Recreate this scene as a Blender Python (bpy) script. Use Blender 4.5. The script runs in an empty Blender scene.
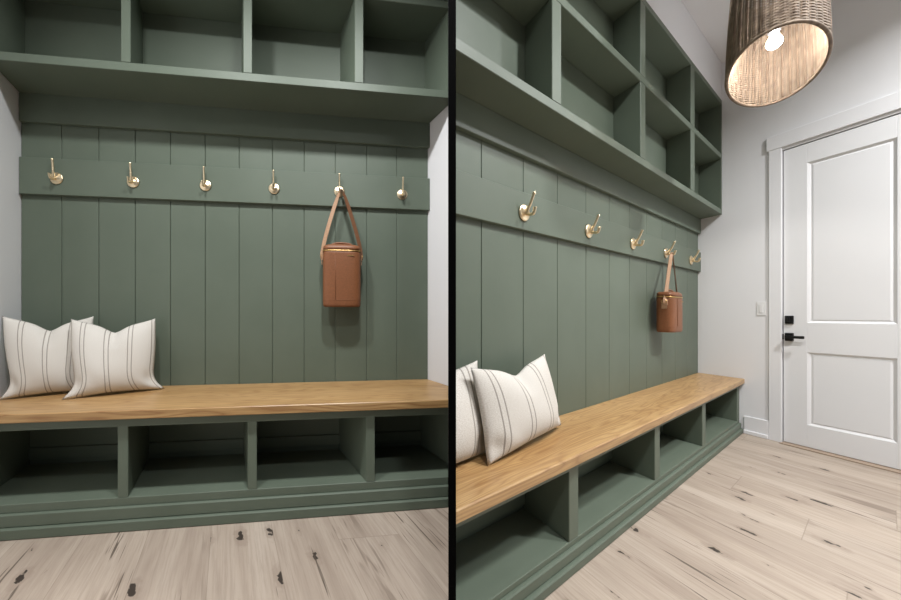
# Two mudroom alcoves standing side by side, a black partition panel between them.
# Blender 4.5, everything built from mesh code.  Metres; camera eye height 0.88.
import bpy, bmesh, math, random
from mathutils import Vector, Matrix
random.seed(7)
C = bpy.context.scene.collection
sc = bpy.context.scene
EYE = 0.88
EXPO, WORLD = 0.0, 0.15
CEIL = 2.85

# ------------------------------------------------------------------ plan frames
class Room:
    """An alcove in plan: O = a back corner, u runs along the back wall, w is the
    perpendicular distance from the back wall measured along the cheek walls."""
    def __init__(s, O, eu, cheek):
        s.O = Vector(O); s.eu = Vector(eu).normalized(); s.ew = Vector(cheek).normalized()
        s.n = Vector((s.eu.y, -s.eu.x)); s.k = s.n.dot(s.ew)
    def p(s, u, w, z=0.0):
        q = s.O + s.eu * u + s.ew * (w / s.k)
        return Vector((q.x, q.y, z))
    def inv(s, v):
        d = Vector((v[0], v[1])) - s.O
        w = d.dot(s.n)
        return ((d - s.ew * (w / s.k)).dot(s.eu), w, v[2])
A = Room((-1.8109, 1.5567), (2630, 300), (142, -300))        # left alcove, u from its left back corner
B = Room((2.734, 2.493), (514, 300), (100, -300))            # right alcove, u = 0 at the door wall, negative to the left
WA = 2.1735
DIV = 0.261                                                   # slope of the partition plane in plan

LIGHTS = [(A, 0.55, 1.12, 22), (A, 1.30, 1.12, 27), (A, 1.05, 2.2, 16), (B, -2.0, 1.15, 34), (B, -0.75, 1.5, 46)]
# ------------------------------------------------------------------ materials
def mat(name, col, rough=0.5, metal=0.0, spec=0.5):
    m = bpy.data.materials.new(name); m.use_nodes = True
    b = m.node_tree.nodes['Principled BSDF']
    b.inputs['Base Color'].default_value = (*col, 1); b.inputs['Roughness'].default_value = rough
    b.inputs['Metallic'].default_value = metal; b.inputs['Specular IOR Level'].default_value = spec
    return m
def nd(m, typ, **kw):
    n = m.node_tree.nodes.new(typ)
    for k, v in kw.items(): setattr(n, k, v)
    return n
def lk(m, a, b): m.node_tree.links.new(a, b)
def bsdf(m): return m.node_tree.nodes['Principled BSDF']
def coords(m, scale):
    a = nd(m, 'ShaderNodeAttribute', attribute_name='room')
    mp = nd(m, 'ShaderNodeMapping'); mp.inputs['Scale'].default_value = scale
    lk(m, a.outputs['Vector'], mp.inputs['Vector'])
    return mp.outputs['Vector']
def noise(m, vec, scale=1.0, detail=4.0, rough=0.55, dist=0.0):
    n = nd(m, 'ShaderNodeTexNoise'); n.inputs['Scale'].default_value = scale; n.inputs['Detail'].default_value = detail
    n.inputs['Roughness'].default_value = rough; n.inputs['Distortion'].default_value = dist
    lk(m, vec, n.inputs['Vector']); return n.outputs['Fac']
def ramp(m, fac, stops):
    r = nd(m, 'ShaderNodeValToRGB'); e = r.color_ramp.elements
    while len(e) < len(stops): e.new(0.5)
    for el, (p, c) in zip(e, stops):
        el.position = p; el.color = (*c, 1) if len(c) == 3 else c
    lk(m, fac, r.inputs['Fac']); return r.outputs['Color']
def mix(m, fac, a, b, mode='MIX'):
    n = nd(m, 'ShaderNodeMix', data_type='RGBA', blend_type=mode)
    for s, v in ((n.inputs[0], fac), (n.inputs[6], a), (n.inputs[7], b)):
        if isinstance(v, (int, float)): s.default_value = v
        elif isinstance(v, tuple): s.default_value = (*v, 1)
        else: lk(m, v, s)
    return n.outputs[2]
def math_(m, op, a, b=0.0, c=0.0):
    n = nd(m, 'ShaderNodeMath', operation=op)
    for s, v in zip(n.inputs, (a, b, c)):
        if isinstance(v, (int, float)): s.default_value = v
        else: lk(m, v, s)
    return n.outputs[0]
def bump(m, h, strength, dist=0.002):
    b = nd(m, 'ShaderNodeBump'); b.inputs['Strength'].default_value = strength; b.inputs['Distance'].default_value = dist
    lk(m, h, b.inputs['Height']); lk(m, b.outputs['Normal'], bsdf(m).inputs['Normal'])

def green_paint():
    m = mat('green_paint', (0.1, 0.12, 0.1), 0.5, 0, 0.32)
    f = noise(m, coords(m, (2.2, 2.2, 2.2)), 1.6, 3)
    lk(m, ramp(m, f, [(0.3, (0.116, 0.145, 0.109)), (0.7, (0.131, 0.161, 0.123))]), bsdf(m).inputs['Base Color'])
    g = noise(m, coords(m, (90, 90, 14)), 1.0, 2)
    bump(m, g, 0.12, 0.001)
    return m
def wall_paint(name, col):
    m = mat(name, col, 0.6, 0, 0.3)
    bump(m, noise(m, coords(m, (120, 120, 120)), 1.0, 2), 0.05, 0.001)
    return m
def oak():
    m = mat('oak_top', (0.5, 0.3, 0.14), 0.36, 0, 0.45)
    v = coords(m, (1.0, 1.0, 1.0))
    # boards glued edge to edge
    s = nd(m, 'ShaderNodeSeparateXYZ'); lk(m, v, s.inputs[0])
    lane = math_(m, 'FLOOR', math_(m, 'MULTIPLY', s.outputs[1], 9.5))
    wn = nd(m, 'ShaderNodeTexWhiteNoise', noise_dimensions='1D'); lk(m, lane, wn.inputs['W'])
    cmb = nd(m, 'ShaderNodeCombineXYZ')
    lk(m, math_(m, 'MULTIPLY_ADD', wn.outputs['Value'], 7.0, math_(m, 'MULTIPLY', s.outputs[0], 1.1)), cmb.inputs[0])
    lk(m, math_(m, 'MULTIPLY', s.outputs[1], 13.0), cmb.inputs[1]); lk(m, math_(m, 'MULTIPLY', s.outputs[2], 9.0), cmb.inputs[2])
    warp = noise(m, cmb.outputs[0], 1.0, 2, 0.5)
    rings = math_(m, 'FRACT', math_(m, 'MULTIPLY', warp, 15.0))
    rings = math_(m, 'ABSOLUTE', math_(m, 'SUBTRACT', rings, 0.5))
    fine = noise(m, coords(m, (5, 230, 230)), 1.0, 4, 0.6)
    big = noise(m, coords(m, (1.5, 16, 10)), 1.0, 3)
    base = ramp(m, big, [(0.3, (0.41, 0.243, 0.098)), (0.7, (0.54, 0.345, 0.152))])
    base = mix(m, math_(m, 'MULTIPLY', ramp(m, rings, [(0.0, (1, 1, 1)), (0.16, (0.35, 0.35, 0.35)), (0.4, (0, 0, 0))]), 0.8), base, (0.26, 0.125, 0.045))
    base = mix(m, math_(m, 'MULTIPLY', ramp(m, fine, [(0.45, (0, 0, 0)), (0.62, (1, 1, 1))]), 0.55), base, (0.28, 0.145, 0.056))
    base = mix(m, math_(m, 'MULTIPLY', wn.outputs['Value'], 0.16), base, (0.66, 0.44, 0.23))
    lk(m, base, bsdf(m).inputs['Base Color'])
    bump(m, fine, 0.08, 0.001)
    return m
def plank_floor():
    m = mat('plank_floor', (0.5, 0.4, 0.33), 0.48, 0, 0.35)
    v = coords(m, (1, 1, 1))
    s = nd(m, 'ShaderNodeSeparateXYZ'); lk(m, v, s.inputs[0])
    W = 0.24
    lanef = math_(m, 'DIVIDE', s.outputs[0], W)
    lane = math_(m, 'FLOOR', lanef)
    wl = nd(m, 'ShaderNodeTexWhiteNoise', noise_dimensions='1D'); lk(m, lane, wl.inputs['W'])
    lenf = math_(m, 'ADD', math_(m, 'DIVIDE', s.outputs[1], 1.5), math_(m, 'MULTIPLY', wl.outputs['Value'], 5.0))
    cell = math_(m, 'FLOOR', lenf)
    idc = nd(m, 'ShaderNodeCombineXYZ'); lk(m, lane, idc.inputs[0]); lk(m, cell, idc.inputs[1])
    wc = nd(m, 'ShaderNodeTexWhiteNoise', noise_dimensions='2D'); lk(m, idc.outputs[0], wc.inputs['Vector'])
    # per-board offset of the grain
    off = nd(m, 'ShaderNodeVectorMath', operation='MULTIPLY_ADD'); lk(m, wc.outputs['Color'], off.inputs[0])
    off.inputs[1].default_value = (5, 5, 5); lk(m, v, off.inputs[2])
    def sub(scale):
        mp = nd(m, 'ShaderNodeMapping'); mp.inputs['Scale'].default_value = scale; lk(m, off.outputs[0], mp.inputs['Vector']); return mp.outputs['Vector']
    tone = noise(m, sub((9, 1.3, 1)), 1.0, 4, 0.6, 0.6)
    grain = noise(m, sub((120, 5, 1)), 1.0, 5, 0.7)
    streak = noise(m, sub((34, 2.6, 1)), 1.0, 3, 0.55, 0.8)
    col = ramp(m, tone, [(0.30, (0.345, 0.275, 0.22)), (0.5, (0.455, 0.375, 0.305)), (0.72, (0.53, 0.45, 0.375))])
    col = mix(m, math_(m, 'MULTIPLY', wc.outputs['Value'], 0.30), col, (0.32, 0.26, 0.215))
    col = mix(m, math_(m, 'MULTIPLY', ramp(m, grain, [(0.45, (0, 0, 0)), (0.66, (1, 1, 1))]), 0.45), col, (0.27, 0.21, 0.165))
    # dark mineral streaks
    st = ramp(m, streak, [(0.57, (0, 0, 0)), (0.64, (1, 1, 1))])
    gate = ramp(m, noise(m, sub((3.5, 1.6, 1)), 1.0, 2), [(0.50, (0, 0, 0)), (0.60, (1, 1, 1))])
    dark = math_(m, 'MULTIPLY', math_(m, 'MULTIPLY', st, gate), 0.6)
    col = mix(m, dark, col, (0.15, 0.108, 0.082))
    # knots
    vo = nd(m, 'ShaderNodeTexVoronoi', voronoi_dimensions='2D'); vo.inputs['Scale'].default_value = 1.0
    wob = nd(m, 'ShaderNodeVectorMath', operation='MULTIPLY_ADD')
    nz = nd(m, 'ShaderNodeTexNoise'); nz.inputs['Scale'].default_value = 40; lk(m, off.outputs[0], nz.inputs['Vector'])
    lk(m, nz.outputs['Color'], wob.inputs[0]); wob.inputs[1].default_value = (0.30, 0.30, 0); lk(m, sub((8.0, 4.0, 0)), wob.inputs[2])
    lk(m, wob.outputs[0], vo.inputs['Vector'])
    sp = nd(m, 'ShaderNodeSeparateColor'); lk(m, vo.outputs['Color'], sp.inputs[0])
    size = math_(m, 'MULTIPLY_ADD', sp.outputs[0], 0.17, -0.065)
    kn = math_(m, 'MULTIPLY', math_(m, 'SUBTRACT', size, vo.outputs['Distance']), 45.0)
    halo = math_(m, 'MULTIPLY', math_(m, 'SUBTRACT', math_(m, 'MULTIPLY_ADD', size, 2.2, 0.03), vo.outputs['Distance']), 4.0)
    halo = math_(m, 'MINIMUM', math_(m, 'MAXIMUM', math_(m, 'MULTIPLY', halo, math_(m, 'GREATER_THAN', size, 0.0)), 0.0), 0.35)
    col = mix(m, halo, col, (0.24, 0.18, 0.14))
    kn = math_(m, 'MINIMUM', math_(m, 'MAXIMUM', kn, 0.0), 0.95)
    col = mix(m, kn, col, (0.035, 0.026, 0.021))
    crack = noise(m, sub((95, 3.2, 1)), 1.0, 2, 0.5, 0.4)
    cg = ramp(m, noise(m, sub((6, 2.2, 3)), 1.0, 2), [(0.54, (0, 0, 0)), (0.60, (1, 1, 1))])
    col = mix(m, math_(m, 'MULTIPLY', math_(m, 'MULTIPLY', ramp(m, crack, [(0.63, (0, 0, 0)), (0.67, (1, 1, 1))]), cg), 0.85), col, (0.09, 0.066, 0.05))
    # board joints
    fu = math_(m, 'FRACT', lanef); eu = math_(m, 'MINIMUM', fu, math_(m, 'SUBTRACT', 1.0, fu))
    fl = math_(m, 'FRACT', lenf); el = math_(m, 'MINIMUM', fl, math_(m, 'SUBTRACT', 1.0, fl))
    j = math_(m, 'MAXIMUM', math_(m, 'LESS_THAN', eu, 0.005), math_(m, 'LESS_THAN', el, 0.0009))
    col = mix(m, math_(m, 'MULTIPLY', j, 0.45), col, (0.2, 0.155, 0.12))
    lk(m, col, bsdf(m).inputs['Base Color'])
    bump(m, grain, 0.1, 0.001)
    return m
def linen():
    m = mat('striped_linen', (0.72, 0.69, 0.64), 0.95, 0, 0.1)
    a = nd(m, 'ShaderNodeAttribute', attribute_name='weave')
    s = nd(m, 'ShaderNodeSeparateXYZ'); lk(m, a.outputs['Vector'], s.inputs[0])
    f = math_(m, 'FRACT', s.outputs[0])
    def line(c, h): return math_(m, 'LESS_THAN', math_(m, 'ABSOLUTE', math_(m, 'SUBTRACT', f, c)), h)
    l = math_(m, 'MAXIMUM', line(0.41, 0.022), line(0.59, 0.022))
    n1 = nd(m, 'ShaderNodeTexNoise'); n1.inputs['Scale'].default_value = 1; n1.inputs['Detail'].default_value = 4
    mp = nd(m, 'ShaderNodeMapping'); mp.inputs['Scale'].default_value = (26, 110, 1); lk(m, a.outputs['Vector'], mp.inputs['Vector']); lk(m, mp.outputs[0], n1.inputs['Vector'])
    n2 = nd(m, 'ShaderNodeTexNoise'); n2.inputs['Scale'].default_value = 1
    mp2 = nd(m, 'ShaderNodeMapping'); mp2.inputs['Scale'].default_value = (230, 12, 1); lk(m, a.outputs['Vector'], mp2.inputs['Vector']); lk(m, mp2.outputs[0], n2.inputs['Vector'])
    col = ramp(m, n1.outputs['Fac'], [(0.34, (0.58, 0.54, 0.485)), (0.64, (0.72, 0.695, 0.65))])
    col = mix(m, math_(m, 'MULTIPLY', l, math_(m, 'MULTIPLY_ADD', n2.outputs['Fac'], 0.5, 0.5)), col, (0.235, 0.205, 0.18))
    lk(m, col, bsdf(m).inputs['Base Color'])
    bump(m, n1.outputs['Fac'], 0.35, 0.002)
    return m
def leather(name, col):
    m = mat(name, col, 0.46, 0, 0.4)
    tc = nd(m, 'ShaderNodeTexCoord'); n = nd(m, 'ShaderNodeTexNoise'); n.inputs['Scale'].default_value = 160; n.inputs['Detail'].default_value = 3
    lk(m, tc.outputs['Object'], n.inputs['Vector'])
    lk(m, ramp(m, n.outputs['Fac'], [(0.3, tuple(c * 0.86 for c in col)), (0.7, tuple(c * 1.1 for c in col))]), bsdf(m).inputs['Base Color'])
    bump(m, n.outputs['Fac'], 0.25, 0.001)
    return m
def wicker(name, a, b):
    m = mat(name, a, 0.7, 0, 0.25)
    tc = nd(m, 'ShaderNodeTexCoord'); n = nd(m, 'ShaderNodeTexNoise'); n.inputs['Scale'].default_value = 45; n.inputs['Detail'].default_value = 3
    lk(m, tc.outputs['Object'], n.inputs['Vector'])
    lk(m, ramp(m, n.outputs['Fac'], [(0.32, a), (0.68, b)]), bsdf(m).inputs['Base Color'])
    return m
def emit(name, col, strength):
    m = mat(name, col, 0.4)
    bsdf(m).inputs['Emission Color'].default_value = (*col, 1); bsdf(m).inputs['Emission Strength'].default_value = strength
    return m
def brass():
    m = mat('brushed_brass', (0.90, 0.74, 0.50), 0.30, 1.0)
    return m
GREEN, OAK, FLOOR, LINEN = green_paint(), oak(), plank_floor(), linen()
WHITE = wall_paint('white_wall', (0.80, 0.80, 0.815)); CEILM = wall_paint('ceiling_white', (0.74,0.74,0.75))
DOORW = wall_paint('door_white', (0.76, 0.76, 0.77)); BLACKP = mat('matte_black_panel', (0.002, 0.002, 0.002), 0.9, 0, 0.02)
BRASS, BLACK = brass(), mat('black_metal', (0.012, 0.012, 0.013), 0.45, 0.4)
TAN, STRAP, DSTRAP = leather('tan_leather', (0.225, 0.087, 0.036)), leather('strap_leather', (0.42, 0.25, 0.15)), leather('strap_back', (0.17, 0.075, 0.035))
GOLD = mat('gold_zip', (0.62, 0.40, 0.16), 0.35, 0.9)
WICK, RATTAN = wicker('woven_rattan', (0.13, 0.094, 0.068), (0.29, 0.225, 0.168)), wicker('rattan_stake', (0.07, 0.042, 0.027), (0.17, 0.115, 0.075))
BULB = emit('lit_bulb', (1.0, 0.96, 0.91), 560.0)
PLASTIC = mat('switch_plastic', (0.80, 0.80, 0.80), 0.35); SHADOWGAP = mat('door_gap_shade', (0.03, 0.03, 0.03), 0.8)  # the last one is near-black, shade of the door gaps put into the colour
THRESH = mat('threshold_wood', (0.36, 0.27, 0.20), 0.5)

# ------------------------------------------------------------------ mesh helpers
def quad_prism(bm, plan, z0, z1, bevel=0.0015):
    """A vertical prism over plan points (listed anticlockwise or clockwise)."""
    nb = bmesh.new()
    lo = [nb.verts.new((p[0], p[1], z0)) for p in plan]; hi = [nb.verts.new((p[0], p[1], z1)) for p in plan]
    n = len(plan)
    nb.faces.new(lo[::-1]); nb.faces.new(hi)
    for i in range(n): nb.faces.new((lo[i], lo[(i + 1) % n], hi[(i + 1) % n], hi[i]))
    bmesh.ops.recalc_face_normals(nb, faces=nb.faces)
    if bevel: bmesh.ops.bevel(nb, geom=list(nb.edges), offset=bevel, segments=1, affect='EDGES')
    join(bm, nb)
def join(bm, nb):
    vm = {}
    for v in nb.verts: vm[v] = bm.verts.new(v.co)
    for f in nb.faces:
        try:
            g = bm.faces.new([vm[v] for v in f.verts]); g.smooth = f.smooth
        except ValueError: pass
    nb.free()
def box(bm, R, u0, u1, w0, w1, z0, z1, bevel=0.0015):
    quad_prism(bm, [R.p(u0, w0), R.p(u1, w0), R.p(u1, w1), R.p(u0, w1)], z0, z1, bevel)
def clip(bm, side):
    """cut at the partition: 'A' keeps what is left of it, 'B' what is right of it."""
    no = Vector((1, -DIV, 0)).normalized()
    co = Vector((-0.0012, 0, 0)) if side == 'A' else Vector((0.0192, 0, 0))
    r = bmesh.ops.bisect_plane(bm, geom=bm.verts[:] + bm.edges[:] + bm.faces[:], plane_co=co, plane_no=no,
                               clear_outer=(side == 'A'), clear_inner=(side == 'B'))
    ed = [e for e in r['geom_cut'] if isinstance(e, bmesh.types.BMEdge) and e.is_boundary]
    if ed: bmesh.ops.holes_fill(bm, edges=ed, sides=0)
def obj(name, bm, m, parent=None, R=A, loc=None, kind=None, smooth=False):
    me = bpy.data.meshes.new(name)
    org = Vector(loc) if loc is not None else (parent_world(parent) if parent else Vector((0, 0, 0)))
    co = [v.co.copy() for v in bm.verts]
    bm.verts.index_update()
    for v in bm.verts: v.co -= org
    bmesh.ops.recalc_face_normals(bm, faces=bm.faces)
    if smooth:
        for f in bm.faces: f.smooth = True
    bm.to_mesh(me); bm.free()
    at = me.attributes.new('room', 'FLOAT_VECTOR', 'POINT')
    for i, c in enumerate(co): at.data[i].vector = R.inv(c)
    me.materials.append(m)
    o = bpy.data.objects.new(name, me); C.objects.link(o)
    if parent: o.parent = parent
    else: o.location = org
    if kind: o['kind'] = kind
    return o
def parent_world(p):
    v = Vector((0, 0, 0))
    while p: v += p.location; p = p.parent
    return v
def thing(name, label, cat, loc, group=None):
    o = bpy.data.objects.new(name, None); C.objects.link(o); o.location = loc
    o.empty_display_size = 0.05
    tag(o, label, cat, group); return o
def tag(o, label, cat, group=None):
    o['label'] = label; o['category'] = cat
    if group: o['group'] = group
    return o
def piece(name, R, b, m=GREEN, parent=None, side=None, kind=None, loc=None, bevel=0.0015):
    bm = bmesh.new(); box(bm, R, *b, bevel=bevel)
    if side: clip(bm, side)
    if not bm.verts: bm.free(); return None
    return obj(name, bm, m, parent, R, loc=loc, kind=kind)
def tube(bm, pts, r, seg=10, cap=True, flat=None):
    """round tube through points; r a number or a list."""
    pts = [Vector(p) for p in pts]; rings = []
    up0 = None
    for i, p in enumerate(pts):
        t = (pts[min(i + 1, len(pts) - 1)] - pts[max(i - 1, 0)]).normalized()
        if up0 is None: up0 = t.orthogonal().normalized()
        a = (up0 - t * up0.dot(t)).normalized(); b = t.cross(a); up0 = a
        rr = r[i] if isinstance(r, (list, tuple)) else r
        rings.append([bm.verts.new(p + (a * math.cos(2 * math.pi * k / seg) + b * math.sin(2 * math.pi * k / seg)) * rr) for k in range(seg)])
    for q, s in zip(rings, rings[1:]):
        for k in range(seg):
            f = bm.faces.new((q[k], q[(k + 1) % seg], s[(k + 1) % seg], s[k])); f.smooth = True
    if cap: bm.faces.new(rings[0][::-1]); bm.faces.new(rings[-1])
def spline(pts, n=8):
    pts = [Vector(p) for p in pts]; out = []
    for i in range(len(pts) - 1):
        p0, p1, p2, p3 = pts[max(i - 1, 0)], pts[i], pts[i + 1], pts[min(i + 2, len(pts) - 1)]
        for k in range(n):
            t = k / n
            out.append(0.5 * ((2 * p1) + (p2 - p0) * t + (2 * p0 - 5 * p1 + 4 * p2 - p3) * t * t + (3 * p1 - p0 - 3 * p2 + p3) * t ** 3))
    return out + [pts[-1]]
def strip(bm, pts, side, width, thick):
    """flat strap along points; side = unit vector across the strap."""
    pts = [Vector(p) for p in pts]; rings = []
    for i, p in enumerate(pts):
        t = (pts[min(i + 1, len(pts) - 1)] - pts[max(i - 1, 0)]).normalized()
        sd = side[i] if isinstance(side, list) else side
        s = (sd - t * sd.dot(t)).normalized(); nn = t.cross(s)
        wd = width[i] if isinstance(width, list) else width
        rings.append([bm.verts.new(p + s * (a * wd / 2) + nn * (b * thick / 2)) for a, b in ((-1, -1), (1, -1), (1, 1), (-1, 1))])
    for q, r in zip(rings, rings[1:]):
        for k in range(4): bm.faces.new((q[k], q[(k + 1) % 4], r[(k + 1) % 4], r[k]))
    bm.faces.new(rings[0][::-1]); bm.faces.new(rings[-1])
def copy_tree(o, loc):
    c = o.copy(); C.objects.link(c); c.location = loc
    for ch in o.children:
        d = ch.copy(); C.objects.link(d); d.parent = c
    return c

# ------------------------------------------------------------------ camera
cam_d = bpy.data.cameras.new('camera'); cam = bpy.data.objects.new('camera', cam_d); C.objects.link(cam)
cam.location = (0, 0, EYE); cam.rotation_euler = (math.pi / 2, 0, 0)
cam_d.sensor_fit = 'HORIZONTAL'; cam_d.sensor_width = 36; cam_d.lens = 36 * 300 / 901
cam_d.shift_x = (450.5 - 370) / 901; cam_d.shift_y = 15 / 901; cam_d.clip_start = 0.02
sc.camera = cam

# ------------------------------------------------------------------ room shell
def slab(name, plan, z0, z1, m, R=A, kind='structure'):
    bm = bmesh.new(); quad_prism(bm, plan, z0, z1, 0)
    return obj(name, bm, m, None, R, kind=kind)
yb, yf = -2.6, 3.3
sp = lambda y: DIV * y + 0.009
slab('floor', [(-2.6, yb), (sp(yb), yb), (sp(yf), yf), (-2.6, yf)], -0.08, 0.0, FLOOR, A)
slab('floor', [(sp(yb), yb), (4.6, yb), (4.6, yf), (sp(yf), yf)], -0.08, 0.0, FLOOR, B)
slab('ceiling', [(-2.6, yb), (4.6, yb), (4.6, yf), (-2.6, yf)], CEIL, CEIL + 0.1, CEILM)
# black partition panel standing between the two alcoves
no = Vector((1, -DIV)).normalized() * 0.0174
y0, y1 = 0.70, 1.72
slab('wall_partition', [(DIV * y0, y0), (DIV * y0 + no.x, y0 + no.y), (DIV * y1 + no.x, y1 + no.y), (DIV * y1, y1)], 0, CEIL, BLACKP)

def board_wall(name, R, edges, side, w_back=-0.1):
    bm = bmesh.new()
    box(bm, R, edges[0], edges[-1], w_back, -0.007, 0, CEIL, 0)
    for a, b in zip(edges, edges[1:]): box(bm, R, a + 0.0012, b - 0.0012, -0.0065, 0.0, 0.0, CEIL, 0.0018)
    if side: clip(bm, side)
    return obj(name, bm, GREEN, None, R, kind='structure')
board_wall('wall_back', A, [0, .1902, .3683, .548, .7257, .9058, 1.0855, 1.2665, 1.4429, 1.62, 1.8031, 1.9822, WA], None)
eb = [-2.6731 + .2653 * k for k in range(-4, 10)] + [-0.30, 0.0]
eb = [-2.6731 - .2653 * 3, -2.6731 - .2653 * 2, -2.6731 - .2653, -2.6731, -2.4091, -2.1442, -1.8764, -1.6162, -1.3506, -1.09, -.8243, -.5620, -.2990, 0.0]
board_wall('wall_back', B, eb, 'B')
# white cheeks of the left alcove and the wall that runs on towards the viewer
piece('wall_left', A, (-0.1, -0.001, -0.1, 0.56, 0, CEIL), WHITE, kind='structure', bevel=0)
q = A.p(-0.001, 0.56); q2 = A.p(-0.1, 0.56)
slab('wall_left', [(q.x, q.y), (q2.x, q2.y), (q2.x, yb), (q.x, yb)], 0, CEIL, WHITE)
piece('wall_right_cheek', A, (WA + 0.001, WA + 0.08, -0.1, 0.5, 0, CEIL), WHITE, side='A', kind='structure', bevel=0)

# door wall: runs from the back corner of the right alcove, T along it, d out of it
DU = -0.028
dO = B.p(DU, 0); dt = Vector((B.ew.x, B.ew.y, 0)); dm = Vector((dt.y, -dt.x, 0))
if dm.x > 0: dm = -dm
def D(T, d, z=0.0): return Vector((dO.x, dO.y, 0)) + dt * T + dm * d + Vector((0, 0, z))
def dbox(bm, T0, T1, d0, d1, z0, z1, bevel=0.0015): quad_prism(bm, [D(T0, d0), D(T1, d0), D(T1, d1), D(T0, d1)], z0, z1, bevel)
def dpiece(name, b, m, parent=None, kind=None, bevel=0.0015):
    bm = bmesh.new(); dbox(bm, *b, bevel=bevel); return obj(name, bm, m, parent, B, kind=kind)
DT0, DT1, DH = 0.4325, 0.926, 2.014
bm = bmesh.new()
dbox(bm, -0.12, DT0 - 0.004, -0.12, 0, 0, CEIL, 0); dbox(bm, DT1 + 0.004, 3.6, -0.12, 0, 0, CEIL, 0); dbox(bm, DT0 - 0.004, DT1 + 0.004, -0.12, 0, DH + 0.004, CEIL, 0)
obj('wall_right', bm, WHITE, None, B, kind='structure')
# casing round the door
bm = bmesh.new()
dbox(bm, 0.3738, DT0 - 0.003, 0.0005, 0.011, 0, DH + 0.022); dbox(bm, DT1 + 0.003, DT1 + 0.062, 0.0005, 0.011, 0, DH + 0.022)
dbox(bm, 0.3640, DT1 + 0.072, 0.0005, 0.014, DH + 0.022, DH + 0.118)
obj('trim_1', bm, WHITE, None, B, kind='structure')
# baseboard between bench and door
bm = bmesh.new(); dbox(bm, 0.2555, 0.3735, 0.0005, 0.0105, 0, 0.131, 0.003); dbox(bm, 0.2555, 0.3735, 0.0105, 0.020, 0, 0.030, 0.004)
obj('baseboard_right', bm, WHITE, None, B, kind='structure')
dpiece('trim_2', (DT0 - 0.001, DT1 + 0.001, -0.12, 0.045, 0.0005, 0.007), THRESH, kind='structure')
dpiece('gap_shade_sheet', (DT0 - 0.003, DT1 + 0.003, -0.118, -0.062, 0.0075, DH + 0.003), SHADOWGAP, kind='structure', bevel=0)  # dark sheet behind the door, its colour painted as the shade in the gaps
# the two-panel door
door = bpy.data.objects.new('door_1', None); C.objects.link(door); door.location = D((DT0 + DT1) / 2, -0.03, 0); door['kind'] = 'structure'
zs = [(0.155, 0.634), (0.828, 1.885)]; PT0, PT1 = 0.5297, 0.8290
bm = bmesh.new(); F0, F1, zb = -0.050, -0.006, 0.010
dbox(bm, DT0 + 0.001, PT0, F0, F1, zb, DH - 0.003); dbox(bm, PT1, DT1 - 0.001, F0, F1, zb, DH - 0.003)
for a, b in ((zb, zs[0][0]), (zs[0][1], zs[1][0]), (zs[1][1], DH - 0.003)): dbox(bm, PT0, PT1, F0, F1, a, b, 0.001)
obj('door_frame', bm, DOORW, door, B)
for a, b in zs:
    bm = bmesh.new()
    prof = [(0.0, -0.006), (0.003, -0.009), (0.010, -0.014), (0.013, -0.017), (0.016, -0.0155), (0.022, -0.013)]
    rows = [[bm.verts.new(D(T, d, z)) for T, z in ((PT0 + i, a + i), (PT1 - i, a + i), (PT1 - i, b - i), (PT0 + i, b - i))] for i, d in prof]
    for r, s in zip(rows, rows[1:]):
        for k in range(4): bm.faces.new((r[k], r[(k + 1) % 4], s[(k + 1) % 4], s[k]))
    bm.faces.new(rows[-1]); 
    bk = [bm.verts.new(D(T, F0, z)) for T, z in ((PT0, a), (PT1, a), (PT1, b), (PT0, b))]
    for k in range(4): bm.faces.new((rows[0][k], bk[k], bk[(k + 1) % 4], rows[0][(k + 1) % 4]))
    bm.faces.new(bk[::-1])
    obj('door_panel', bm, DOORW, door, B)
db = dpiece('deadbolt', (0.442, 0.4775, -0.0058, 0.006, 0.820, 0.875), BLACK, door, bevel=0.002); db['label'] = 'square black deadbolt plate'
dpiece('turn_piece', (0.4545, 0.4650, 0.006, 0.018, 0.832, 0.863), BLACK, db)
hd = dpiece('door_handle', (0.442, 0.4775, -0.0058, 0.008, 0.703, 0.758), BLACK, door, bevel=0.002); hd['label'] = 'black lever handle on a square rose'
bm = bmesh.new(); dbox(bm, 0.452, 0.467, 0.008, 0.040, 0.724, 0.739); dbox(bm, 0.452, 0.530, 0.030, 0.042, 0.722, 0.741, 0.002)
obj('lever', bm, BLACK, hd, B)
dpiece('latch_plate', (0.4285, 0.4345, -0.03, -0.004, 0.712, 0.750), BLACK, door)
# light switch
sw = thing('light_switch', 'white rectangular light switch on the wall beside the door', 'light switch', D(0.338, 0, 0.875))
dpiece('cover_plate', (0.3170, 0.3590, 0.0004, 0.004, 0.876, 0.976), PLASTIC, sw, bevel=0.0012)
dpiece('rocker', (0.3290, 0.3470, 0.004, 0.0065, 0.896, 0.956), PLASTIC, sw, bevel=0.0015)

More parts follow.
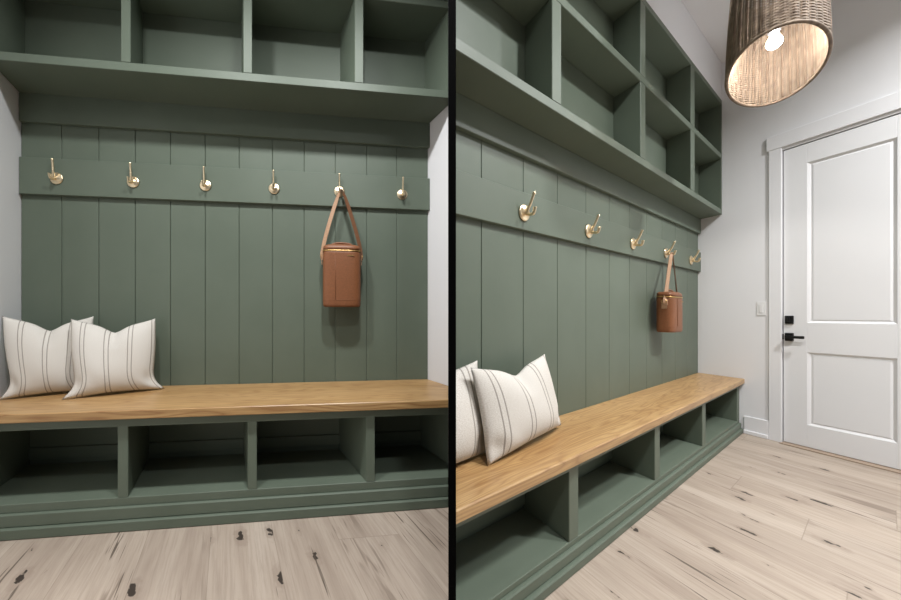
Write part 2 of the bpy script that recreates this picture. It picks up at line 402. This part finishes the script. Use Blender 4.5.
# ------------------------------------------------------------------ built-ins
def cabinet_bench(R, S, u0, u1, left, right, divs, dim, label):
    """lower cubbies: dim = (w_back, w_face, w_front, base, step, floor, rail, top)"""
    wb, wf, wp, zb, zs, zf, zr, zt = dim
    t = thing('cubby_bench', label, 'storage bench', R.p((max(u0, -2.6) + u1) / 2, wf / 2, 0))
    def pc(n, *b, bevel=0.002): return piece(n, R, b, GREEN, t, S, bevel=bevel)
    pc('back_panel', u0, u1, 0.001, wb, 0.0, zt)
    pc('cubby_floor', u0, u1, wb, wf, zs, zf)
    if left: pc('side_panel', u0, left, wb, wf, zf, zt)
    pc('side_panel', right, u1, wb, wf, zf, zt)
    edges = [left if left else u0] + [x for d in divs for x in d] + [right]
    for a, b in divs: pc('divider', a, b, wb, wf, zf, zt)
    pc('face_rail', u0, u1, wf - 0.018, wf + 0.0006, zr, zt)
    for k in range(0, len(edges), 2): pc('wall_cleat', edges[k], edges[k + 1], wb, wb + 0.012, zf + (0.028 if R is A else 0.02), zf + (0.085 if R is A else 0.066))
    bm = bmesh.new(); box(bm, R, u0, u1, wb, wp, 0, zb, 0.004); box(bm, R, u0, u1, wb, (wp + wf) / 2, zb, zs, 0.004)
    clip(bm, S); obj('base_moulding', bm, GREEN, t, R)
    return t
cabinet_bench(A, 'A', 0.002, WA - 0.002, 0.074, 2.086, [(.5925, .6325), (1.107, 1.145), (1.620, 1.659)], (0.06, 0.410, 0.432, 0.043, 0.094, 0.129, 0.420, 0.458), 'green four cubby bench base under the oak seat, in the left alcove')
cabinet_bench(B, 'B', -3.4, DU - 0.004, None, -0.10, [(-3.255, -3.195), (-2.452, -2.390), (-1.682, -1.620), (-0.942, -0.876)], (0.030, 0.226, 0.247, 0.034, 0.072, 0.092, 0.337, 0.369), 'green cubby bench base running to the white door wall, in the right alcove')
def bench_top(R, S, u0, u1, w1, z0, z1, label):
    t = piece('bench_seat', R, (u0, u1, 0.001, w1, z0, z1), OAK, None, S, loc=R.p((max(u0, -2.6) + u1) / 2, w1 / 2, z0), bevel=0.003)
    tag(t, label, 'bench seat')
bench_top(A, 'A', 0.002, WA - 0.002, 0.438, 0.4585, 0.495, 'honey oak bench seat with two pillows, left alcove, seen from the front')
bench_top(B, 'B', -3.4, DU - 0.003, 0.252, 0.3695, 0.405, 'honey oak bench seat running away to the white door wall, right alcove')

def upper_unit(R, S, wb, u0, u1, left, right, divs, dim, label):
    wd, z0, z1, m0, m1, t0, t1 = dim
    t = thing('wall_cubby_unit', label, 'wall cabinet', R.p((max(u0, -2.6) + u1) / 2, wd / 2, z0))
    def pc(n, *b): return piece(n, R, b, GREEN, t, S, bevel=0.002)
    pc('bottom_panel', u0, u1, wb + 0.0005, wd, z0, z1)
    for a, b in ((z1, m0), (m1, t0)):
        pc('side_panel', right, u1, wb + 0.0005, wd, a, b)
        if left: pc('side_panel', u0, left, wb + 0.0005, wd, a, b)
        for c, d in divs: pc('divider', c, d, wb + 0.0005, wd, a, b)
    pc('shelf', u0, u1, wb + 0.0005, wd, m0, m1)
    pc('top_panel', u0, u1, wb + 0.0005, wd, t0, t1)
    pc('back_panel', u0, u1, 0.001, wb + 0.0003, z0, t1)
upper_unit(A, 'A', 0.0205, 0.002, WA - 0.002, 0.032, 2.138, [(.549, .590), (1.097, 1.138), (1.640, 1.684)], (0.231, 2.021, 2.061, 2.494, 2.530, 2.806, 2.846), 'green open cubby unit above the hook rail, left alcove, one row in view')
upper_unit(B, 'B', 0.009, -3.4, DU - 0.004, None, -0.05, [(-3.235, -3.175), (-2.412, -2.348), (-1.588, -1.524), (-0.782, -0.704)], (0.137, 1.665, 1.703, 2.098, 2.135, 2.522, 2.555), 'green two row open cubby unit high in the right alcove beside the woven pendant')
# plain bulkhead above the right cubbies
piece('wall_bulkhead', B, (-3.4, DU - 0.002, 0.001, 0.135, 2.556, CEIL - 0.001), WHITE, side='B', kind='structure', bevel=0)
# green fascia board under each unit
piece('trim_4', A, (0.001, WA - 0.001, 0.0005, 0.020, 1.877, 2.0205), GREEN, side='A', kind='structure', bevel=0.002)
piece('trim_5', B, (-3.4, DU - 0.001, 0.0005, 0.018, 1.546, 1.6645), GREEN, side='B', kind='structure', bevel=0.002)
# hook rails
def rail(R, S, u0, u1, z0, z1, w, label):
    o = piece('hook_rail', R, (u0, u1, 0.0005, w, z0, z1), GREEN, None, S, loc=R.p((max(u0, -2.6) + u1) / 2, 0, z0), bevel=0.0025); tag(o, label, 'hook rail')
rail(A, 'A', 0.001, WA - 0.001, 1.503, 1.693, 0.020, 'flat green rail board with six brass hooks, left alcove')
rail(B, 'B', -3.4, DU - 0.001, 1.235, 1.393, 0.018, 'flat green rail board with five brass hooks, right alcove')

# ------------------------------------------------------------------ brass hooks
def make_hook(R, u, z, w, s, label, group, ph, tip):
    t = thing('coat_hook', label, 'coat hook', R.p(u, w, z), group)
    n3 = Vector((R.n.x, R.n.y, 0)); e3 = Vector((R.eu.x, R.eu.y, 0)); c = R.p(u, w, z)
    def L(a, b, h): return c + e3 * a + n3 * b + Vector((0, 0, h))
    bm = bmesh.new(); seg = 28; prof = [(0.001, 0.0006), (0.0300, 0.0006), (0.0315, 0.0025), (0.0300, 0.0055), (0.0250, 0.0066), (0.014, 0.0074), (0.011, 0.0105), (0.001, 0.0115)]
    rows = [[bm.verts.new(L(r * s * math.cos(2 * math.pi * k / seg), d * s + 0.0001, r * s * math.sin(2 * math.pi * k / seg))) for k in range(seg)] for r, d in prof]
    for q, r in zip(rows, rows[1:]):
        for k in range(seg): bm.faces.new((q[k], q[(k + 1) % seg], r[(k + 1) % seg], r[k]))
    bm.faces.new(rows[0][::-1]); bm.faces.new(rows[-1])
    obj('backplate', bm, BRASS, t, R, smooth=True)
    bm = bmesh.new()
    tube(bm, spline([L(0, 0.008 * s, 0.0), L(0, 0.017, -0.002), L(0, 0.020, 0.012), L(0, 0.5 * (0.019 + tip), 0.5 * ph), L(0, tip, ph)], 6), [0.0060 * s] * 6 + [0.0052 * s] * 12 + [0.0048 * s] * 5 + [0.0056 * s] * 2)
    obj('upper_prong', bm, BRASS, t, R)
    bm = bmesh.new()
    tube(bm, spline([L(0, 0.010 * s, -0.006 * s), L(0, 0.030 * s, -0.013 * s), L(0, 0.040 * s, -0.009 * s), L(0, 0.044 * s, 0.009 * s)], 6), [0.0058 * s] * 12 + [0.0052 * s] * 5 + [0.0062 * s] * 2)
    obj('lower_prong', bm, BRASS, t, R)
    return t
la = ['brass hook on the left alcove rail, nearest its left white wall', 'brass hook second from the left end of the left alcove rail', 'brass hook third from the left end of the left alcove rail',
      'brass hook just left of the bag hook on the left alcove rail', 'brass hook holding the tan bag on the left alcove rail', 'brass hook right of the bag, nearest the right white wall of the left alcove']
h0 = None
for k, (u, l) in enumerate(zip([.1775, .5444, .9093, 1.2736, 1.637, 2.0038], la)):
    if k == 0: h0 = make_hook(A, u, 1.588, 0.020, 0.98, l, 'brass hooks on the left alcove rail', 0.092, 0.026)
    else: copy_tree(h0, A.p(u, 0.020, 1.588))['label'] = l
lb = ['large brass hook nearest the black partition on the right alcove rail', 'brass hook second from the black partition on the right alcove rail', 'brass hook just before the bag hook on the right alcove rail',
      'brass hook holding the tan bag on the right alcove rail', 'brass hook beyond the bag, nearest the white door wall of the right alcove']
for k, (u, l) in enumerate(zip([-2.4313, -1.8895, -1.3568, -.8192, -.2896], lb)):
    if k == 0: h0 = make_hook(B, u, 1.3048, 0.018, 1.12, l, 'brass hooks on the right alcove rail', 0.072, 0.046)
    else: copy_tree(h0, B.p(u, 0.018, 1.3048))['label'] = l

# ------------------------------------------------------------------ tan cooler bags
def bag(R, uc, w0, zb, zt, W, Dp, hook, label, twist=0.0):
    t = thing('shoulder_bag', label, 'bag', R.p(uc, w0 + Dp / 2, zb), 'tan leather bags on the hooks')
    e3 = Vector((R.eu.x, R.eu.y, 0)); n3 = Vector((R.n.x, R.n.y, 0))
    e3, n3 = (Matrix.Rotation(twist, 3, 'Z') @ e3), (Matrix.Rotation(twist, 3, 'Z') @ n3)
    c = R.p(uc, 0, 0) + Vector((R.n.x, R.n.y, 0)) * (w0 + Dp / 2)
    def L(a, b, z): return c + e3 * a + n3 * b + Vector((0, 0, z))
    seg = 48
    def ring(bm, sx, sy, z, tilt=0.0):
        vs = []
        for k in range(seg):
            a = 2 * math.pi * k / seg; ca, sa = math.cos(a), math.sin(a); e = 2 / 3.6
            x = math.copysign(abs(ca) ** e, ca) * W / 2 * sx; y = math.copysign(abs(sa) ** e, sa) * Dp / 2 * sy
            vs.append(bm.verts.new(L(x, y, z + tilt * y)))
        return vs
    def stack(rows, name, m, parent, cap0=True, cap1=True):
        bm = bmesh.new(); rs = [ring(bm, *r) for r in rows]
        for q, r in zip(rs, rs[1:]):
            for k in range(seg): f = bm.faces.new((q[k], q[(k + 1) % seg], r[(k + 1) % seg], r[k])); f.smooth = True
        if cap0: bm.faces.new(rs[0][::-1])
        if cap1: bm.faces.new(rs[-1])
        return obj(name, bm, m, parent, R)
    H = zt - zb; zl = zt - 0.16 * H; tl = -0.10
    body = stack([(0.90, 0.88, zb), (0.965, 0.96, zb + 0.004), (0.995, 0.99, zb + 0.012), (1.0, 1.0, zb + 0.03), (1.0, 1.0, zb + 0.036), (1.0, 1.0, zb + 0.5 * H), (0.995, 0.99, zl - 0.01, tl * .5), (0.98, 0.98, zl, tl)], 'body', TAN, t)
    stack([(1.012, 1.02, zb + 0.033), (1.018, 1.03, zb + 0.0355), (1.012, 1.02, zb + 0.038)], 'bottom_seam', TAN, body, False, False)
    stack([(0.985, 0.99, zl + 0.0005, tl), (1.015, 1.03, zl + 0.002, tl), (1.015, 1.03, zl + 0.0065, tl), (0.985, 0.99, zl + 0.008, tl)], 'zip', GOLD, t)
    lid = stack([(0.985, 0.985, zl + 0.0085, tl), (0.985, 0.985, zl + 0.020, tl), (0.95, 0.93, zl + 0.029, tl), (0.84, 0.78, zl + 0.035, tl * .6), (0.7, 0.6, zl + 0.037, 0)], 'lid', TAN, t)
    bm = bmesh.new(); tube(bm, spline([L(-W * .30, 0, zl + 0.034), L(-W * .2, 0, zl + 0.046), L(0, 0, zl + 0.050), L(W * .2, 0, zl + 0.046), L(W * .30, 0, zl + 0.034)], 6), 0.006); obj('lid_grip', bm, TAN, lid, R)
    # vertical piping on the front
    bm = bmesh.new()
    for sx in (-0.17, ): tube(bm, [L(sx * W, Dp / 2 + 0.0006, zb + 0.038), L(sx * W, Dp / 2 + 0.0006, zl - 0.008)], 0.0012, 6)
    obj('piping', bm, TAN, body, R)
    # stamped gold mark on the front
    bm = bmesh.new(); x = 0.14 * W
    for k, (wd, hh) in enumerate(((.006, .004), (.003, .006), (.006, .004), (.004, .004), (.006, .006), (.004, .004))):
        p = [L(x, Dp / 2 + 0.0004, 0), L(x + wd, Dp / 2 + 0.0004, 0), L(x + wd, Dp / 2 + 0.0012, 0), L(x, Dp / 2 + 0.0012, 0)]
        quad_prism(bm, [(q.x, q.y) for q in p], zl - 0.030, zl - 0.030 + hh, 0); x += wd + 0.0016
    obj('gold_mark', bm, GOLD, body, R)
    # strap from both sides over the hook
    hx = hook; S = Vector((R.n.x, R.n.y, 0))
    for sg, m, nm in ((-1, STRAP, 'strap'), (1, DSTRAP, 'strap')):
        lo = L(sg * (W / 2 + 0.005), 0.010, zl - 0.03)
        bm = bmesh.new()
        top = hx + e3 * (0.0092 * sg) + Vector((0, 0, -0.011))
        pts = spline([lo + Vector((0, 0, -0.02)), lo + Vector((0, 0, 0.015)), lo.lerp(top, 0.30) + e3 * (0.010 * sg), lo.lerp(top, 0.65) + e3 * (0.009 * sg), lo.lerp(top, 0.92) + e3 * (0.004 * sg), top, hx + e3 * (0.005 * sg) + Vector((0, 0, 0.0)), hx + Vector((0, 0, 0.0022))], 6)
        n = len(pts); sides = []; wid = []
        for i in range(n):
            q = i / (n - 1); f = max(0.0, math.sin(math.pi * min(1, q / 0.80))) ** 0.6
            sides.append((S * (1 - 0.65 * f) + e3 * (-0.9 * sg * f)).normalized()); wid.append(0.023 - 0.0125 * min(1, max(0, (q - 0.50) / 0.26)))
        strip(bm, pts, sides, wid, 0.0026)
        st = obj(nm, bm, m, t, R)
        bm = bmesh.new(); quad = L(sg * (W / 2 + 0.0045), 0.004, 0)
        strip(bm, [L(sg * (W / 2 + 0.0042), 0.004, zl - 0.072), L(sg * (W / 2 + 0.006), 0.004, zl - 0.045), L(sg * (W / 2 + 0.0055), 0.004, zl - 0.018)], n3, 0.026, 0.003); obj('side_tab', bm, STRAP, t, R)
        bm = bmesh.new(); c0 = L(sg * (W / 2 + 0.0085), 0.004, zl - 0.026)
        tube(bm, [c0 + n3 * (0.013 * math.cos(a)) + Vector((0, 0, 0.011 * math.sin(a))) for a in [2 * math.pi * k / 16 for k in range(17)]], 0.0018, 6, False); obj('ring', bm, GOLD, t, R)
    return t
bag(A, 1.656, 0.024, 0.925, 1.287, 0.208, 0.105, A.p(1.637, 0.020 + 0.0312, 1.588 - 0.0040), 'tan leather cooler bag hanging from the left alcove rail')
bag(B, -0.945, 0.022, 0.770, 1.035, 0.205, 0.095, B.p(-.8192, 0.018 + 0.0335, 1.3048 - 0.0045), 'tan leather cooler bag hanging from the right alcove rail', )

# ------------------------------------------------------------------ striped pillows
def pillow(R, bl, br, tr, tl, thick, seat, label, group, per, ph, dip=0.195, wmin=0.006, side=None, ear=0.085):
    """corners as (u, w, z); front side faces the room."""
    t = thing('throw_pillow', label, 'pillow', (R.p(bl[0], bl[1], seat) + R.p(br[0], br[1], seat)) / 2, group)
    P = [R.p(*c) for c in (bl, br, tr, tl)]
    nn = ((P[1] - P[0]) + (P[2] - P[3])).cross((P[3] - P[0]) + (P[2] - P[1])).normalized()
    n3 = Vector((R.n.x, R.n.y, 0))
    if nn.dot(n3) < 0: nn = -nn
    N = 44; bm = bmesh.new(); wl = bm.verts.layers.float_vector.new('weave'); grid = {}
    g = lambda x, s: math.exp(-(x / s) ** 2)
    for f in (1, -1):
        for i in range(N + 1):
            for j in range(N + 1):
                s, v = i / N, j / N
                edge = i in (0, N) or j in (0, N)
                if edge and f == -1: grid[f, i, j] = grid[1, i, j]; continue
                # outline: sides pull in between the ears, the top is chopped in the middle
                s2 = s + (ear * ((v / 0.2) * math.exp(1 - v / 0.2)) ** 1.5 + 0.02 * math.sin(math.pi * v)) * (1 - 2 * s)
                v2 = v - dip * ((1 - abs(2 * s - 1)) ** 0.85 * 0.7 + 0.3 * g(s - 0.5, 0.13)) * v ** 2.4 + 0.03 * math.sin(math.pi * s) * (1 - v) ** 3
                p = P[0] * (1 - s2) * (1 - v2) + P[1] * s2 * (1 - v2) + P[2] * s2 * v2 + P[3] * (1 - s2) * v2
                e = max(0.0, (1 - abs(2 * s - 1) ** 2.6)) ** 0.62 * max(0.0, (1 - abs(2 * v - 1) ** 2.6)) ** 0.62
                h = thick * e * (0.80 + 0.38 * (1 - v)) 
                # crease running down from the chop, small wrinkles at the bottom corners
                h -= thick * 0.30 * g(s - 0.5, 0.07) * max(0, (v - 0.62) / 0.38) * e ** .5
                h += thick * 0.045 * math.sin(9 * s + 5 * v + ph * 9) * e
                h += thick * 0.05 * math.sin(34 * (s * .6 + v * .4) + 7 * ph) * g(v - 0.12, 0.16) * (g(s - 0.12, 0.16) + g(s - 0.9, 0.14)) * e ** .5
                for cs in (0.07, 0.93): h -= thick * 0.16 * g(s - cs - (0.05 if cs < .5 else -.05) * 0, 0.05) * g(v - 0.16, 0.09)
                p = p + nn * (h * (f if f > 0 else -0.35))
                u, w, z = R.inv(p)
                zmin = seat + 0.0015 + (0 if not edge else 0.0005)
                z = max(z, zmin); w = max(w, wmin + 0.002)
                x = grid[f, i, j] = bm.verts.new(R.p(u, w, z)); x[wl] = ((s - ph) / per + 0.5, v, 0)
    for f in (1, -1):
        for i in range(N):
            for j in range(N):
                vs = [grid[f, i, j], grid[f, i + 1, j], grid[f, i + 1, j + 1], grid[f, i, j + 1]]
                try: bm.faces.new(vs if f > 0 else vs[::-1])
                except ValueError: pass
    if side: clip(bm, side)
    obj('cover', bm, LINEN, t, R, smooth=True)
    return t
ga, gb = 'striped pillows on the left bench', 'striped pillows on the right bench'
pillow(A, (0.040, 0.222, 0.497), (0.395, 0.075, 0.497), (0.360, 0.042, 0.874), (0.004, 0.145, 0.877), 0.055, 0.495, 'striped cream pillow against the left white wall, behind the other pillow', ga, 0.275, 0.215)
pillow(A, (0.308, 0.250, 0.497), (0.712, 0.085, 0.497), (0.660, 0.050, 0.862), (0.294, 0.135, 0.862), 0.062, 0.495, 'striped cream pillow in front, middle of the left bench side, nearer the hanging bag', ga, 0.275, 0.43, wmin=0.01)
pillow(B, (-3.30, 0.135, 0.407), (-2.735, 0.085, 0.407), (-2.735, 0.040, 0.718), (-3.28, 0.055, 0.705), 0.055, 0.405, 'striped cream pillow half hidden beside the black partition, right bench', gb, 0.30, 0.55, side='B', ear=-0.01)
pillow(B, (-2.795, 0.150, 0.407), (-2.275, 0.095, 0.420), (-2.330, 0.052, 0.716), (-2.825, 0.098, 0.710), 0.052, 0.405, 'striped cream pillow in full view on the right bench, dented at the top', gb, 0.28, 0.15, ear=0.0)

# ------------------------------------------------------------------ woven pendant
LX, LY, LZ = 1.752, 1.30, 1.938
ra, rb = Vector((0.806, 0.592, 0)), Vector((0.592, -0.806, 0))
AR, AT, LH = 0.325, 0.132, 0.45
pend = thing('pendant_lamp', 'oval woven rattan pendant lamp with a lit bulb, hanging in front of the door', 'pendant lamp', (LX, LY, LZ))
def lampp(a, h, off=0.0):
    k = 1.0 - 0.16 * (h / LH) ** 1.6
    return Vector((LX, LY, LZ + h)) + ra * ((AR * k + off) * math.cos(a)) + rb * ((AT * k + off) * math.sin(a))
NS = 36                                                       # upright stakes
bm = bmesh.new()
for k in range(NS):
    a = 2 * math.pi * k / NS
    tube(bm, [lampp(a, LH * q / 6) for q in range(7)], 0.0044, 5)
obj('stakes', bm, RATTAN, pend, B)
bm = bmesh.new(); NR = 84; seg = NS * 4
for r in range(NR):
    h = 0.006 + (LH - 0.012) * r / (NR - 1); rows = []
    for k in range(seg):
        a = 2 * math.pi * k / seg
        o = 0.0038 * math.cos(NS / 2 * a + (math.pi if r % 2 else 0))
        c = [lampp(a, h + dz, o + do) for dz, do in ((-0.0026, -0.0009), (-0.0026, 0.0009), (0.0026, 0.0009), (0.0026, -0.0009))]
        rows.append([bm.verts.new(q) for q in c])
    for k in range(seg):
        q, s_ = rows[k], rows[(k + 1) % seg]
        for m_ in range(4): bm.faces.new((q[m_], q[(m_ + 1) % 4], s_[(m_ + 1) % 4], s_[m_]))
obj('woven_shade', bm, WICK, pend, B)
for h in (0.0, LH):
    bm = bmesh.new(); tube(bm, [lampp(2 * math.pi * k / 64, h) for k in range(65)], 0.006, 8, False); obj('rim', bm, WICK, pend, B)
bm = bmesh.new()
for a in (0.5, 0.5 + math.pi, 0.5 + math.pi / 2, 0.5 - math.pi / 2): tube(bm, [Vector((LX, LY, LZ + LH - 0.01)), lampp(a, LH - 0.01)], 0.0025, 6)
obj('spider_frame', bm, BLACK, pend, B)
def lathe(name, prof, m, parent, seg=24):
    bm = bmesh.new()
    rows = [[bm.verts.new((LX + r * math.cos(2 * math.pi * k / seg), LY + r * math.sin(2 * math.pi * k / seg), z)) for k in range(seg)] for r, z in prof]
    for q, r in zip(rows, rows[1:]):
        for k in range(seg): bm.faces.new((q[k], q[(k + 1) % seg], r[(k + 1) % seg], r[k]))
    bm.faces.new(rows[0][::-1]); bm.faces.new(rows[-1])
    return obj(name, bm, m, parent, B, smooth=True)
bz = LZ + 0.122
lathe('bulb', [(0.001, bz - 0.024), (0.010, bz - 0.022), (0.019, bz - 0.013), (0.0225, bz), (0.020, bz + 0.012), (0.013, bz + 0.028), (0.011, bz + 0.045)], BULB, pend)
sk = lathe('socket', [(0.016, bz + 0.044), (0.019, bz + 0.047), (0.019, bz + 0.09), (0.006, bz + 0.1)], BLACK, pend)
lathe('cord', [(0.0035, bz + 0.098), (0.0035, CEIL - 0.018)], BLACK, pend, 10)
lathe('canopy', [(0.055, CEIL - 0.022), (0.06, CEIL - 0.018), (0.06, CEIL - 0.0005)], BLACK, pend)

# ------------------------------------------------------------------ light
def can(x, y, power, size=0.16, col=(0.985, 0.995, 1.0), spread=150):
    l = bpy.data.lights.new('downlight', 'AREA'); l.shape = 'DISK'; l.size = size; l.energy = power; l.color = col; l.spread = math.radians(spread)
    o = bpy.data.objects.new('downlight', l); C.objects.link(o); o.location = (x, y, CEIL - 0.004)
for (R, u, w, pw) in LIGHTS:
    q = R.p(u, w); can(q.x, q.y, pw)
w = bpy.data.worlds.new('daylight'); sc.world = w; w.use_nodes = True
bg = w.node_tree.nodes['Background']; bg.inputs[0].default_value = (0.93, 0.97, 1.0, 1); bg.inputs[1].default_value = WORLD
vs = sc.view_settings; vs.view_transform = 'Standard'; vs.look = 'None'; vs.gamma = 1.0; vs.use_curve_mapping = False; vs.exposure = EXPO
